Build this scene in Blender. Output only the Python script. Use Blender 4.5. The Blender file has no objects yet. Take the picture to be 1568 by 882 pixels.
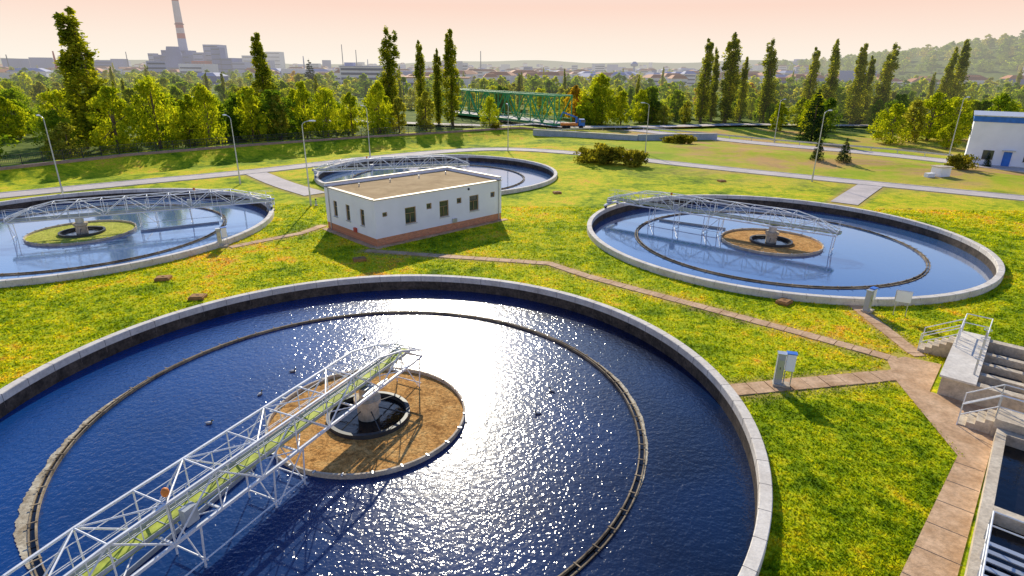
import bpy, math, random
import numpy as np
from mathutils import Vector, Matrix, Quaternion
R_ = random.Random(7)
rng = np.random.default_rng(11)
scene = bpy.context.scene
COL = scene.collection

# ------------------------------------------------------------------ materials
def nt(mat):
    mat.use_nodes = True
    t = mat.node_tree
    t.nodes.clear()
    return t
def N(t, typ, **kw):
    n = t.nodes.new(typ)
    for k, v in kw.items():
        if k.startswith('_'):
            setattr(n, k[1:], v)
        else:
            key = k.replace('__', ' ')
            n.inputs[key].default_value = v
    return n
def L(t, a, b): t.links.new(a, b)
def ramp(t, stops, fac=None, interp='LINEAR'):
    r = t.nodes.new('ShaderNodeValToRGB')
    e = r.color_ramp.elements
    r.color_ramp.interpolation = interp
    while len(e) < len(stops): e.new(0.5)
    for i, (p, c) in enumerate(stops):
        e[i].position = p
        e[i].color = (c[0], c[1], c[2], 1) if not isinstance(c, (int, float)) else (c, c, c, 1)
    if fac is not None: L(t, fac, r.inputs[0])
    return r
def pos(t): return t.nodes.new('ShaderNodeNewGeometry').outputs['Position']
def noise(t, vec, scale, detail=4, rough=0.55, dist=0.0):
    n = t.nodes.new('ShaderNodeTexNoise')
    n.inputs['Scale'].default_value = scale
    n.inputs['Detail'].default_value = min(detail, 4)
    n.inputs['Roughness'].default_value = rough
    n.inputs['Distortion'].default_value = dist
    L(t, vec, n.inputs['Vector'])
    return n.outputs[0]
def math_(t, op, a, b=None, clamp=False):
    m = t.nodes.new('ShaderNodeMath'); m.operation = op; m.use_clamp = clamp
    for i, x in enumerate((a, b)):
        if x is None: continue
        if isinstance(x, (int, float)): m.inputs[i].default_value = x
        else: L(t, x, m.inputs[i])
    return m.outputs[0]
def mixc(t, fac, a, b, blend='MIX'):
    m = t.nodes.new('ShaderNodeMix'); m.data_type = 'RGBA'; m.blend_type = blend
    for k, x in ((0, fac), (6, a), (7, b)):
        if isinstance(x, (int, float)): m.inputs[k].default_value = x
        elif isinstance(x, tuple): m.inputs[k].default_value = (*x, 1)
        else: L(t, x, m.inputs[k])
    return m.outputs[2]
def maprange(t, v, a, b, c, d):
    m = t.nodes.new('ShaderNodeMapRange')
    for i, x in enumerate((a, b, c, d)): m.inputs[i + 1].default_value = x
    L(t, v, m.inputs[0])
    return m.outputs[0]
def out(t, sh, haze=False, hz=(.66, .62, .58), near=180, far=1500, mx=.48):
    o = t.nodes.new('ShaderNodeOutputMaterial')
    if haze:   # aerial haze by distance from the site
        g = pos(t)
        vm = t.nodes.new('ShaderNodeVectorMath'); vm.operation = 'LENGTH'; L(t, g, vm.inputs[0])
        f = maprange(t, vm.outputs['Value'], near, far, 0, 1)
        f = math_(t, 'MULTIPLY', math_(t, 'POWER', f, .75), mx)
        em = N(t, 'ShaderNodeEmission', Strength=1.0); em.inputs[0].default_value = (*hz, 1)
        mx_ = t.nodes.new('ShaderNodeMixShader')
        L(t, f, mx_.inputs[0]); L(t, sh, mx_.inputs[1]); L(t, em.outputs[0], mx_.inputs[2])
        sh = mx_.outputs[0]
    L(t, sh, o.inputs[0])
def simple(name, col, rough=.6, metal=0, var=.25, vscale=1.5, bump=.0, bscale=8, haze=False, spec=.4):
    m = bpy.data.materials.new(name); t = nt(m)
    p = pos(t)
    b = N(t, 'ShaderNodeBsdfPrincipled', Roughness=rough, Metallic=metal)
    b.inputs['Specular IOR Level'].default_value = spec
    n = noise(t, p, vscale, 3)
    r = ramp(t, [(.25, tuple(c * (1 - var) for c in col)), (.75, tuple(min(1, c * (1 + var * .5)) for c in col))], n)
    L(t, r.outputs[0], b.inputs['Base Color'])
    if bump:
        bm = N(t, 'ShaderNodeBump', Strength=bump, Distance=.05)
        L(t, noise(t, p, bscale, 3, .65), bm.inputs['Height'])
        L(t, bm.outputs[0], b.inputs['Normal'])
    out(t, b.outputs[0], haze)
    return m

def concrete(name, light, dark, sc=.9, spot=.5):
    m = bpy.data.materials.new(name); t = nt(m); p = pos(t)
    b = N(t, 'ShaderNodeBsdfPrincipled', Roughness=.85)
    b.inputs['Specular IOR Level'].default_value = .25
    r1 = ramp(t, [(.3, dark), (.68, light)], noise(t, p, sc, 6, .65))
    r2 = ramp(t, [(.35, .45), (.6, 1.0)], noise(t, p, 6, 5, .7))
    c = mixc(t, spot, r1.outputs[0], r2.outputs[0], 'MULTIPLY')
    L(t, c, b.inputs['Base Color'])
    bm = N(t, 'ShaderNodeBump', Strength=.5, Distance=.03)
    L(t, noise(t, p, 14, 3, .7), bm.inputs['Height']); L(t, bm.outputs[0], b.inputs['Normal'])
    out(t, b.outputs[0])
    return m

M = {}
M['conc'] = concrete('tank_concrete', (.90, .82, .69), (.66, .58, .47), .8, .3)
M['conc_in'] = concrete('tank_concrete_wet', (.16, .12, .085), (.035, .028, .022), 1.4, .8)  # near-black brown concrete for the lower inner wall
M['slab'] = concrete('path_concrete', (.80, .53, .31), (.50, .29, .14))
M['slab2'] = concrete('platform_concrete', (.80, .68, .50), (.50, .40, .28))
M['asph'] = concrete('road_asphalt', (.70, .60, .53), (.52, .45, .40), .3, .25)
M['joint'] = simple('joint_dark', (.18, .14, .11), .9)
M['white'] = simple('white_painted_steel', (.86, .86, .84), .4, 0, .18, 2.0)
M['galv'] = simple('galvanised_steel', (.55, .57, .58), .4, .6, .2)
M['dark'] = simple('dark_steel', (.05, .055, .06), .5, .2)
M['deck'] = simple('grating_deck', (.44, .50, .05), .7, 0, .45, 3)  # yellow-green of reflected grass put into the deck's base colour
M['grey'] = simple('grey_cabinet', (.42, .45, .47), .45)
M['wallw'] = simple('white_render', (.92, .93, .97), .8, 0, .07, .6, .15, 25)
M['glass'] = simple('window_glass', (.06, .075, .08), .08, 0, .5, .8, spec=.8)
M['green'] = simple('green_painted_steel', (.07, .40, .13), .5, 0, .2, .5)
M['red'] = simple('red_paint', (.55, .08, .05), .5)
M['blue'] = simple('blue_paint', (.03, .18, .62), .5)
M['orange'] = simple('orange_paint', (.8, .25, .04), .5)
M['rubber'] = simple('rubber', (.02, .02, .02), .8)
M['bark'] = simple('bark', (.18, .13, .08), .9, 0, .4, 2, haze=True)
M['rust'] = concrete('rusty_cover', (.55, .29, .09), (.30, .14, .05))
M['pink'] = concrete('low_wall_pinkish', (.50, .33, .28), (.34, .22, .18))
M['bluegrey'] = concrete('retaining_wall_bluish', (.50, .55, .66), (.36, .42, .50))
M['scum'] = concrete('baffle_scum', (.58, .44, .26), (.10, .07, .045), .8, .6)
M['foam'] = concrete('scum_crust_pale', (.80, .70, .50), (.34, .25, .14), 1.6, .8)

def mk_brick():
    m = bpy.data.materials.new('brick_plinth'); t = nt(m)
    b = N(t, 'ShaderNodeBsdfPrincipled', Roughness=.85)
    tc = t.nodes.new('ShaderNodeTexCoord')
    mp = t.nodes.new('ShaderNodeMapping'); mp.inputs['Rotation'].default_value = (math.radians(90), 0, 0)
    L(t, tc.outputs['Object'], mp.inputs[0])
    br = N(t, 'ShaderNodeTexBrick', Scale=2.2)
    br.inputs['Color1'].default_value = (.74, .28, .11, 1); br.inputs['Color2'].default_value = (.54, .19, .07, 1)
    br.inputs['Mortar'].default_value = (.45, .36, .3, 1)
    L(t, mp.outputs[0], br.inputs[0]); L(t, br.outputs[0], b.inputs['Base Color'])
    out(t, b.outputs[0]); return m
M['brick'] = mk_brick()

def mk_roof():
    m = bpy.data.materials.new('flat_roof_felt'); t = nt(m); p = pos(t)
    b = N(t, 'ShaderNodeBsdfPrincipled', Roughness=.9)
    b.inputs['Specular IOR Level'].default_value = .1
    r1 = ramp(t, [(.3, (.34, .22, .10)), (.55, (.48, .33, .16)), (.75, (.58, .43, .23))], noise(t, p, .45, 4, .75, .5))
    L(t, r1.outputs[0], b.inputs['Base Color']); out(t, b.outputs[0]); return m
M['roof'] = mk_roof()

def mk_algae(name, a, b_, c):
    m = bpy.data.materials.new(name); t = nt(m); p = pos(t)
    b = N(t, 'ShaderNodeBsdfPrincipled', Roughness=.9)
    b.inputs['Specular IOR Level'].default_value = .1
    n = noise(t, p, 1.4, 4, .75, .6)
    r = ramp(t, [(.3, a), (.5, b_), (.72, c)], n)
    r2 = ramp(t, [(.38, .25), (.6, 1.0)], noise(t, p, 9, 3, .8))
    L(t, mixc(t, .75, r.outputs[0], r2.outputs[0], 'MULTIPLY'), b.inputs['Base Color'])
    bm = N(t, 'ShaderNodeBump', Strength=.8, Distance=.08)
    L(t, noise(t, p, 7, 3, .7), bm.inputs['Height']); L(t, bm.outputs[0], b.inputs['Normal'])
    out(t, b.outputs[0]); return m
M['alg_b'] = mk_algae('floating_scum_brown', (.38, .17, .04), (.74, .38, .11), (.86, .53, .19))
M['alg_g'] = mk_algae('floating_scum_green', (.36, .40, .04), (.64, .64, .08), (.76, .70, .16))

def mk_water(name, deep, deep2, rough=.3, bs=.12, cs=.4, coat=1.0, crough=.14, spec=.22):
    m = bpy.data.materials.new(name); t = nt(m); p = pos(t)
    b = N(t, 'ShaderNodeBsdfPrincipled', Roughness=rough, IOR=1.33)
    b.inputs['Specular IOR Level'].default_value = spec
    sx = t.nodes.new('ShaderNodeSeparateXYZ'); L(t, p, sx.inputs[0])
    s = math_(t, 'ADD', maprange(t, sx.outputs[0], -26, 14, .85, .15), math_(t, 'MULTIPLY', math_(t, 'SUBTRACT', noise(t, p, .12, 3, .5), .5), .7))
    r = ramp(t, [(.2, deep), (.8, deep2)], s)
    L(t, r.outputs[0], b.inputs['Base Color'])
    n1 = noise(t, p, 3.0, 2, .55, .3)
    bm = N(t, 'ShaderNodeBump', Strength=bs, Distance=.12)
    L(t, n1, bm.inputs['Height']); L(t, bm.outputs[0], b.inputs['Normal'])
    # fine wave facets that throw separate glints of the sun
    h = math_(t, 'ADD', noise(t, p, 3.6, 1, .5, .2), math_(t, 'MULTIPLY', noise(t, p, 9.5, 1, .5), .46))
    b2 = N(t, 'ShaderNodeBump', Strength=cs, Distance=.12)
    L(t, h, b2.inputs['Height']); L(t, b2.outputs[0], b.inputs['Coat Normal'])
    b.inputs['Coat Weight'].default_value = coat; b.inputs['Coat Roughness'].default_value = crough; b.inputs['Coat IOR'].default_value = 1.3
    out(t, b.outputs[0]); return m
M['water'] = mk_water('tank_water', (.0012, .007, .028), (.004, .050, .20), .25, .12, .42, 1.0, .12)
M['water_far'] = mk_water('tank_water_sky_tint', (.04, .11, .26), (.12, .22, .40), .05, .02, .03, 1.0, .03, .75)  # far tanks: pale sky reflection partly painted into the base colour
M['blackwater'] = mk_water('dark_water', (.006, .006, .008), (.012, .012, .015), .05, .1, .1, .6, .05)

def lawn_colour(t, p):
    big = noise(t, p, .07, 2, .6, .8)
    mid = noise(t, p, .38, 4, .7, .7)
    sm = noise(t, p, 1.25, 4, .75, .3)
    s = math_(t, 'ADD', math_(t, 'ADD', math_(t, 'MULTIPLY', big, .36), math_(t, 'MULTIPLY', mid, .34)), math_(t, 'MULTIPLY', sm, .30))
    r = ramp(t, [(.39, (.08, .15, .004)), (.45, (.24, .33, .006)), (.50, (.45, .49, .010)), (.55, (.64, .56, .018)), (.595, (.76, .47, .045)), (.66, (.60, .30, .07))], s)
    return r.outputs[0]
def mk_ground():
    m = bpy.data.materials.new('lawn_ground'); t = nt(m); p = pos(t)
    b = N(t, 'ShaderNodeBsdfPrincipled', Roughness=.95)
    b.inputs['Specular IOR Level'].default_value = .08
    fine = noise(t, p, 5.5, 3, .8)
    f = ramp(t, [(.30, .5), (.5, 1.0), (.68, 1.5)], fine)
    c = mixc(t, .8, lawn_colour(t, p), f.outputs[0], 'MULTIPLY')
    at = t.nodes.new('ShaderNodeAttribute'); at.attribute_name = 'zone'
    sep = t.nodes.new('ShaderNodeSeparateColor'); L(t, at.outputs['Color'], sep.inputs[0])
    wild = ramp(t, [(.35, (.08, .12, .012)), (.6, (.18, .23, .03)), (.75, (.36, .32, .07))], noise(t, p, .15, 3, .7))
    c = mixc(t, sep.outputs[0], c, wild.outputs[0])
    dry = ramp(t, [(.42, (.34, .42, .02)), (.50, (.50, .40, .06)), (.58, (.56, .30, .14))], noise(t, p, .06, 4, .7, .5))
    c = mixc(t, math_(t, 'MULTIPLY', sep.outputs[1], .8), c, dry.outputs[0])
    c = mixc(t, math_(t, 'MULTIPLY', sep.outputs[2], math_(t, 'MULTIPLY', fine, 1.3)), c, (.50, .30, .12))
    L(t, c, b.inputs['Base Color'])
    bm = N(t, 'ShaderNodeBump', Strength=.6, Distance=.08)
    L(t, noise(t, p, 4, 3, .8), bm.inputs['Height']); L(t, bm.outputs[0], b.inputs['Normal'])
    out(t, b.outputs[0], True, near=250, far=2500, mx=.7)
    return m
M['ground'] = mk_ground()

def mk_leaf(name, c0, c1, c2, trans=.5, grass=False):
    m = bpy.data.materials.new(name); t = nt(m); p = pos(t)
    g = t.nodes.new('ShaderNodeNewGeometry')
    if grass:
        rr = ramp(t, [(0, .5), (.5, .95), (1, 1.5)], g.outputs['Random Per Island'])
        col = mixc(t, 1.0, lawn_colour(t, p), rr.outputs[0], 'MULTIPLY')
    else:
        s = math_(t, 'ADD', math_(t, 'MULTIPLY', g.outputs['Random Per Island'], .45), math_(t, 'MULTIPLY', noise(t, p, .3, 1, .6), .75))
        col = ramp(t, [(.35, c0), (.58, c1), (.85, c2)], s).outputs[0]
    d = N(t, 'ShaderNodeBsdfDiffuse'); L(t, col, d.inputs[0])
    tr = N(t, 'ShaderNodeBsdfTranslucent')
    br = mixc(t, 1.0, col, (1.4, 1.3, .6) if grass else (1.6, 1.5, .6), 'MULTIPLY'); L(t, br, tr.inputs[0])
    mx = t.nodes.new('ShaderNodeMixShader'); mx.inputs[0].default_value = trans
    L(t, d.outputs[0], mx.inputs[1]); L(t, tr.outputs[0], mx.inputs[2])
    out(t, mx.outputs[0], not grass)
    return m
LEAF = [mk_leaf('leaf_green', (.09, .16, .012), (.22, .32, .02), (.40, .47, .03)),
        mk_leaf('leaf_yellowgreen', (.17, .24, .012), (.40, .46, .02), (.60, .59, .03)),
        mk_leaf('leaf_dark', (.045, .10, .014), (.12, .21, .02), (.27, .35, .03)),
        mk_leaf('leaf_autumn', (.30, .17, .012), (.52, .34, .02), (.64, .48, .04)),
        mk_leaf('leaf_olive', (.15, .17, .02), (.33, .34, .04), (.52, .49, .09))]
LEAF_SPRUCE = mk_leaf('spruce_needles', (.012, .03, .012), (.03, .06, .02), (.07, .11, .03), .2)
LEAF_POP = mk_leaf('poplar_leaves', (.10, .14, .012), (.26, .30, .02), (.50, .48, .035), .5)
LEAF_SHRUB = mk_leaf('shrub_leaves', (.06, .07, .010), (.18, .18, .02), (.42, .36, .04), .45)
GRASS = mk_leaf('grass_blades', None, None, None, .45, grass=True)

# ------------------------------------------------------------------ mesh builder
def link(ob, parent=None):
    COL.objects.link(ob)
    if parent: ob.parent = parent
    return ob
def empty(name, loc=(0, 0, 0), rot=0):
    e = bpy.data.objects.new(name, None); e.location = loc; e.rotation_euler = (0, 0, rot); e.empty_display_size = .5
    COL.objects.link(e); return e
class MB:
    def __init__(s): s.v = []; s.f = []; s.m = []; s.mats = []; s.sm = []
    def mi(s, mat):
        if mat not in s.mats: s.mats.append(mat)
        return s.mats.index(mat)
    def add(s, vs, fs, mat, smooth=False):
        o = len(s.v); s.v += [tuple(v) for v in vs]
        i = s.mi(mat)
        for f in fs: s.f.append(tuple(o + k for k in f)); s.m.append(i); s.sm.append(smooth)
    def box(s, c, size, mat, rot=0, taper=1.0):
        x, y, z = size[0] / 2, size[1] / 2, size[2] / 2
        cs, sn = math.cos(rot), math.sin(rot); vs = []
        for dz in (-z, z):
            k = taper if dz > 0 else 1
            for dx, dy in ((-x, -y), (x, -y), (x, y), (-x, y)):
                dx *= k; dy *= k
                vs.append((c[0] + dx * cs - dy * sn, c[1] + dx * sn + dy * cs, c[2] + dz))
        s.add(vs, [(0, 3, 2, 1), (4, 5, 6, 7), (0, 1, 5, 4), (1, 2, 6, 5), (2, 3, 7, 6), (3, 0, 4, 7)], mat)
    def tube(s, p, q, r, mat, n=6, r2=None, cap=True):
        p = Vector(p); q = Vector(q); d = q - p
        if d.length < 1e-6: return
        r2 = r if r2 is None else r2
        z = d.normalized(); a = z.orthogonal().normalized(); b = z.cross(a)
        vs = []
        for c, rr in ((p, r), (q, r2)):
            for i in range(n):
                t = 2 * math.pi * i / n
                vs.append(c + a * (rr * math.cos(t)) + b * (rr * math.sin(t)))
        fs = [(i, (i + 1) % n, n + (i + 1) % n, n + i) for i in range(n)]
        if cap: fs += [tuple(range(n - 1, -1, -1)), tuple(range(n, 2 * n))]
        s.add(vs, fs, mat, n > 8)
    def beam(s, p, q, w, h, mat):
        p = Vector(p); q = Vector(q); d = (q - p)
        z = d.normalized(); up = Vector((0, 0, 1))
        if abs(z.z) > .98: up = Vector((0, 1, 0))
        a = z.cross(up).normalized() * (w / 2); b = a.cross(z).normalized() * (h / 2)
        vs = [p - a - b, p + a - b, p + a + b, p - a + b, q - a - b, q + a - b, q + a + b, q - a + b]
        s.add(vs, [(0, 1, 2, 3), (7, 6, 5, 4), (4, 5, 1, 0), (5, 6, 2, 1), (6, 7, 3, 2), (7, 4, 0, 3)], mat)
    def lathe(s, prof, mat, n=96, c=(0, 0, 0), closed=True, smooth=True):
        vs = []; k = len(prof)
        for i in range(n):
            t = 2 * math.pi * i / n
            for r, z in prof: vs.append((c[0] + r * math.cos(t), c[1] + r * math.sin(t), c[2] + z))
        fs = []
        for i in range(n):
            j = (i + 1) % n
            for a in range(k if closed else k - 1):
                b = (a + 1) % k
                fs.append((i * k + a, j * k + a, j * k + b, i * k + b))
        s.add(vs, fs, mat, smooth)
    def disc(s, c, r, mat, n=96):
        s.add([(c[0] + r * math.cos(2 * math.pi * i / n), c[1] + r * math.sin(2 * math.pi * i / n), c[2]) for i in range(n)], [tuple(range(n))], mat)
    def ell(s, c, r, mat, nu=12, nv=8, rot=None):
        vs = []; fs = []
        for j in range(nv + 1):
            ph = math.pi * j / nv
            for i in range(nu):
                th = 2 * math.pi * i / nu
                v = Vector((r[0] * math.sin(ph) * math.cos(th), r[1] * math.sin(ph) * math.sin(th), r[2] * math.cos(ph)))
                if rot: v = rot @ v
                vs.append(v + Vector(c))
        for j in range(nv):
            for i in range(nu):
                fs.append((j * nu + i, (j + 1) * nu + i, (j + 1) * nu + (i + 1) % nu, j * nu + (i + 1) % nu))
        s.add(vs, fs, mat, True)
    def poly(s, pts, mat):
        s.add(pts, [tuple(range(len(pts)))], mat)
    def obj(s, name, parent=None, sharp=True):
        me = bpy.data.meshes.new(name)
        me.from_pydata(s.v, [], s.f)
        for m in s.mats: me.materials.append(m)
        me.polygons.foreach_set('material_index', s.m)
        me.polygons.foreach_set('use_smooth', s.sm)
        me.update()
        if sharp and any(s.sm):
            try: me.set_sharp_from_angle(angle=math.radians(35))
            except Exception: pass
        return link(bpy.data.objects.new(name, me), parent)

# ------------------------------------------------------------------ layout (metres; camera above origin)
TR, TW, TH = 17.5, .46, .5
TANKS = [(-6.7, 24.1), (24.7, 54.8), (-41.8, 55.8), (-11.0, 88.0)]
WZ = -.55
SUNDIR = Vector((-.125 * math.cos(math.radians(28.5)), .992 * math.cos(math.radians(28.5)), math.sin(math.radians(28.5)))).normalized()
BND = np.array([(-400, -250), (-150, -8), (-70.9, 83), (-61.8, 98), (-46.9, 113), (-30.8, 128), (2.2, 149), (30, 168), (58, 166), (80, 150), (100, 140), (160, 135), (400, 130)], float)
ROADS = [([(-110, 30), (-80, 54), (-60.6, 70.5), (-50.5, 79.1), (-38.2, 88.5), (-25.2, 102.8), (-10.7, 114.7), (0, 117.0), (13.7, 111.0), (32.8, 95.7), (48, 85), (64.2, 74), (90, 57)], 3.6),
         ([(30, 157), (46.8, 139), (56.9, 127.8), (70, 114.7), (81.8, 97.5), (100, 70)], 5.0),
         ([(-38.5, 88.2), (-31, 79), (-24.3, 72.5)], 3.0), ([(49.8, 82.4), (44, 75.5), (39.5, 70)], 3.0)]
PATHS = [([(-12.6, 49.0), (-5.2, 47.5), (3.0, 45.9), (5.8, 42.8), (12.2, 37.3), (17.6, 32.7), (21.0, 29.6)], .8),
         ([(11.0, 25.9), (20.0, 27.6)], 1.05), ([(23.2, 37.3), (22.8, 30.2)], .8),
         ([(-24.6, 49.6), (-19.9, 54.6), (-18.9, 57.2)], .8)]
def seg_dist(x, y, pts):
    best = np.full(x.shape, 1e9)
    for (ax_, ay_), (bx, by) in zip(pts, pts[1:]):
        vx, vy = bx - ax_, by - ay_; LL = vx * vx + vy * vy
        t = np.clip(((x - ax_) * vx + (y - ay_) * vy) / LL, 0, 1)
        best = np.minimum(best, np.hypot(x - ax_ - t * vx, y - ay_ - t * vy))
    return best
def ybound(x): return np.interp(x, BND[:, 0], BND[:, 1])
def sstep(a, b, x):
    t = np.clip((x - a) / (b - a), 0, 1); return t * t * (3 - 2 * t)
def zground(x, y):
    x = np.asarray(x, float); y = np.asarray(y, float)
    d = (y - ybound(x)) * .75
    berm = 1.3 * sstep(-8, -2, d) * (1 - sstep(1.5, 9, d)) * (1 - sstep(0, 14, x)) * sstep(-160, -140, x)
    ditch = -.5 * np.exp(-((d + 11) / 3.0) ** 2) * (1 - sstep(0, 14, x)) * sstep(-70, -60, x)
    bank = .6 * sstep(20, 40, x) * np.exp(-(((y + .72 * x) - 147) / 7.0) ** 2) * (1 - sstep(60, 80, x))
    und = .25 * np.sin(x * .07 + 1) * np.sin(y * .06) * sstep(95, 150, y)
    # wooded hill to the right, far low ridges
    hill = 66 * np.exp(-((x - 1150) / 520) ** 2 - ((y - 1150) / 330) ** 2) + 34 * np.exp(-((x - 800) / 190) ** 2 - ((y - 900) / 160) ** 2)
    ridge = 38 * np.exp(-((y - 3600) / 700) ** 2) * (1 + .4 * np.sin(x * .0011) + .25 * np.sin(x * .0037 + 2) + .1 * np.sin(x * .011)) * sstep(-4500, -3800, x)
    return berm + ditch + bank + und + hill + ridge

def build_ground():
    fx = np.arange(-78, 80.01, .5); fy = np.arange(4, 112.01, .5)
    def ext(lo, hi, a, start, g=1.12):
        o = []; s = start; x = a
        while x < hi: x += s; s *= g; o.append(x)
        return o
    xs = np.array([-v for v in ext(0, 5200, 78, .8)[::-1]] + list(fx) + ext(0, 5200, 80, .8))
    ys = np.array([4 - v for v in (1, 3, 8, 20, 60, 150, 300)][::-1] + list(fy) + ext(0, 6500, 112, 1.0, 1.06))
    X, Y = np.meshgrid(xs, ys); X = X.ravel().copy(); Y = Y.ravel().copy()
    inside = np.zeros(len(X), bool); rc = TR - .23
    for cx, cy in TANKS:
        dx, dy = X - cx, Y - cy; r = np.hypot(dx, dy) + 1e-9
        sn = np.abs(r - rc) < .36
        X[sn] = cx + dx[sn] / r[sn] * rc; Y[sn] = cy + dy[sn] / r[sn] * rc
        inside |= r < rc - .36
    Z = zground(X, Y)
    nx, ny = len(xs), len(ys)
    i = np.arange(nx - 1)[None, :] + nx * np.arange(ny - 1)[:, None]; i = i.ravel()
    F = np.stack([i, i + 1, i + nx + 1, i + nx], 1)
    F = F[~inside[F].any(1)]
    me = bpy.data.meshes.new('ground')
    me.vertices.add(len(X)); me.vertices.foreach_set('co', np.stack([X, Y, Z], 1).ravel())
    me.loops.add(len(F) * 4); me.loops.foreach_set('vertex_index', F.ravel().astype(np.int32))
    me.polygons.add(len(F)); me.polygons.foreach_set('loop_start', np.arange(0, len(F) * 4, 4, dtype=np.int32))
    me.polygons.foreach_set('use_smooth', np.ones(len(F), bool))
    me.update(calc_edges=True)
    z = me.color_attributes.new('zone', 'FLOAT_COLOR', 'POINT')
    d = Y - ybound(X)
    wild = sstep(-1, 5, d)
    dry = np.clip(sstep(85, 110, Y + .3 * np.abs(X)) * sstep(10, 30, X) * (1 - wild), 0, 1)
    worn = np.zeros(len(X))
    for p_, w_ in PATHS + ROADS: worn = np.maximum(worn, 1 - sstep(w_ / 2, w_ / 2 + .9, seg_dist(X, Y, p_)))
    c = np.stack([wild, dry, worn, 0 * X + 1], 1)
    z.data.foreach_set('color', c.ravel())
    me.materials.append(M['ground'])
    link(bpy.data.objects.new('ground', me))
build_ground()

# ------------------------------------------------------------------ tanks and bridges
def tank(c, island_mat, water_mat, bdir, past, joints=72, crust=None):
    P = empty('settling_tank', (c[0], c[1], 0))
    w = MB()
    bz = -2.2
    w.lathe([(TR, bz), (TR, TH - .03), (TR - .03, TH), (TR - TW + .03, TH), (TR - TW, TH - .03)], M['conc'], 192, closed=False)
    w.lathe([(TR - TW, TH - .03), (TR - TW, .1)], M['conc'], 192, closed=False)
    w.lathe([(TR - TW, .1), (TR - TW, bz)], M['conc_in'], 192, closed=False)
    for i in range(joints):
        a = 2 * math.pi * i / joints; ca, sa = math.cos(a), math.sin(a)
        w.box(((TR - TW / 2) * ca, (TR - TW / 2) * sa, TH - .12), (TW + .008, .016, .248), M['joint'], a)
        w.box(((TR - TW - .002) * ca, (TR - TW - .002) * sa, .1), (.008, .02, .7), M['joint'], a)
    w.obj('wall', P)
    w = MB(); w.disc((0, 0, WZ), TR - TW + .05, water_mat, 128); w.obj('water', P)
    w = MB()
    rb = 12.5
    w.lathe([(rb, WZ - .2), (rb, WZ + .14), (rb + .05, WZ + .14), (rb + .05, WZ - .2)], M['scum'], 160)
    w.lathe([(rb + .22, WZ - .2), (rb + .22, WZ + .07), (rb + .27, WZ + .07), (rb + .27, WZ - .2)], M['scum'], 160)
    w.lathe([(rb + .05, WZ + .012), (rb + .22, WZ + .012)], M['blackwater'], 160, closed=False)
    for i in range(72):
        a = 2 * math.pi * i / 72
        w.beam(((rb - .03) * math.cos(a), (rb - .03) * math.sin(a), WZ + .15), ((rb + .3) * math.cos(a), (rb + .3) * math.sin(a), WZ + .15), .04, .03, M['scum'])
    w.obj('scum_baffle', P)
    if crust:
        w = MB()
        for a0, a1_, wd in crust:
            k = 260; vs = []; rnd = [R_.random() for _ in range(k + 9)]
            for i in range(k + 1):
                f = i / k; a = math.radians(a0 + (a1_ - a0) * f); ed = min(1, f * 4, (1 - f) * 4)
                slow = .5 + .5 * math.sin(f * 7.3 + a0); mid = sum(rnd[i:i + 8]) / 8
                wv = wd * ed * (.35 + .35 * slow + .5 * (mid - .3) + .12 * rnd[i])
                for r in (rb + .272, rb + .28 + max(.01, wv)): vs.append((r * math.cos(a), r * math.sin(a), WZ + .03))
            w.add(vs, [(2 * i, 2 * i + 2, 2 * i + 3, 2 * i + 1) for i in range(k)], M['foam'])
        w.obj('scum_crust', P)
    w = MB(); ri = 4.45
    w.lathe([(1.9, WZ + .05), (ri, WZ + .05)], island_mat, 96, closed=False)
    w.lathe([(ri, WZ - .3), (ri, WZ + .22), (ri + .09, WZ + .22), (ri + .09, WZ - .3)], M['slab2'], 96)
    w.lathe([(1.75, WZ - .3), (1.75, WZ + .26), (1.93, WZ + .26), (1.93, WZ - .3)], M['dark'], 64)
    w.lathe([(.1, WZ + .03), (1.75, WZ + .03)], M['blackwater'], 48, closed=False)
    for i in range(24):
        a = 2 * math.pi * i / 24
        w.beam((ri * math.cos(a), ri * math.sin(a), WZ + .24), ((ri + .2) * math.cos(a), (ri + .2) * math.sin(a), WZ + .24), .06, .05, M['galv'])
    w.obj('feed_well', P)
    w = MB()
    w.lathe([(.0, -1.2), (.5, -1.2), (.5, .2), (.62, .28), (.62, .5), (.0, .5)], M['slab2'], 32, closed=False)
    w.lathe([(.0, .5), (.36, .5), (.36, 1.08), (.0, 1.08)], M['galv'], 24, closed=False)
    for i in range(6):
        a = i * math.pi / 3
        w.tube((.45 * math.cos(a), .45 * math.sin(a), 0), (1.75 * math.cos(a), 1.75 * math.sin(a), WZ + .24), .03, M['dark'])
    w.obj('centre_column', P)
    # ---------------- rotating truss bridge
    B = MB(); e = Vector((bdir[0], bdir[1], 0)).normalized(); n = Vector((-e.y, e.x, 0))
    S0, S1 = -past, TR - .1
    zb, h, hw = 1.15, 1.5, .74
    nb = 12; st = (S1 - S0) / nb
    def pt(s, k, z): return e * s + n * k + Vector((0, 0, z))
    def ztop(s):
        a = min(1, (s - S0) / (st * 1.6)); b = min(1, (S1 - s) / (st * 2.2))
        return zb + .35 + (h - .35) * max(0, min(a, b))
    W = M['white']
    for k in (-hw, hw):
        B.beam(pt(S0, k, zb), pt(S1, k, zb), .09, .11, W)
        for i in range(nb + 1):
            s = S0 + i * st
            B.tube(pt(s, k, zb), pt(s, k, ztop(s)), .026, W)
            if i < nb:
                s2 = s + st
                B.beam(pt(s, k, ztop(s)), pt(s2, k, ztop(s2)), .075, .075, W)
                if i % 2 == 0: B.tube(pt(s, k, zb), pt(s2, k, ztop(s2)), .034, W)
                else: B.tube(pt(s, k, ztop(s)), pt(s2, k, zb), .034, W)
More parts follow.
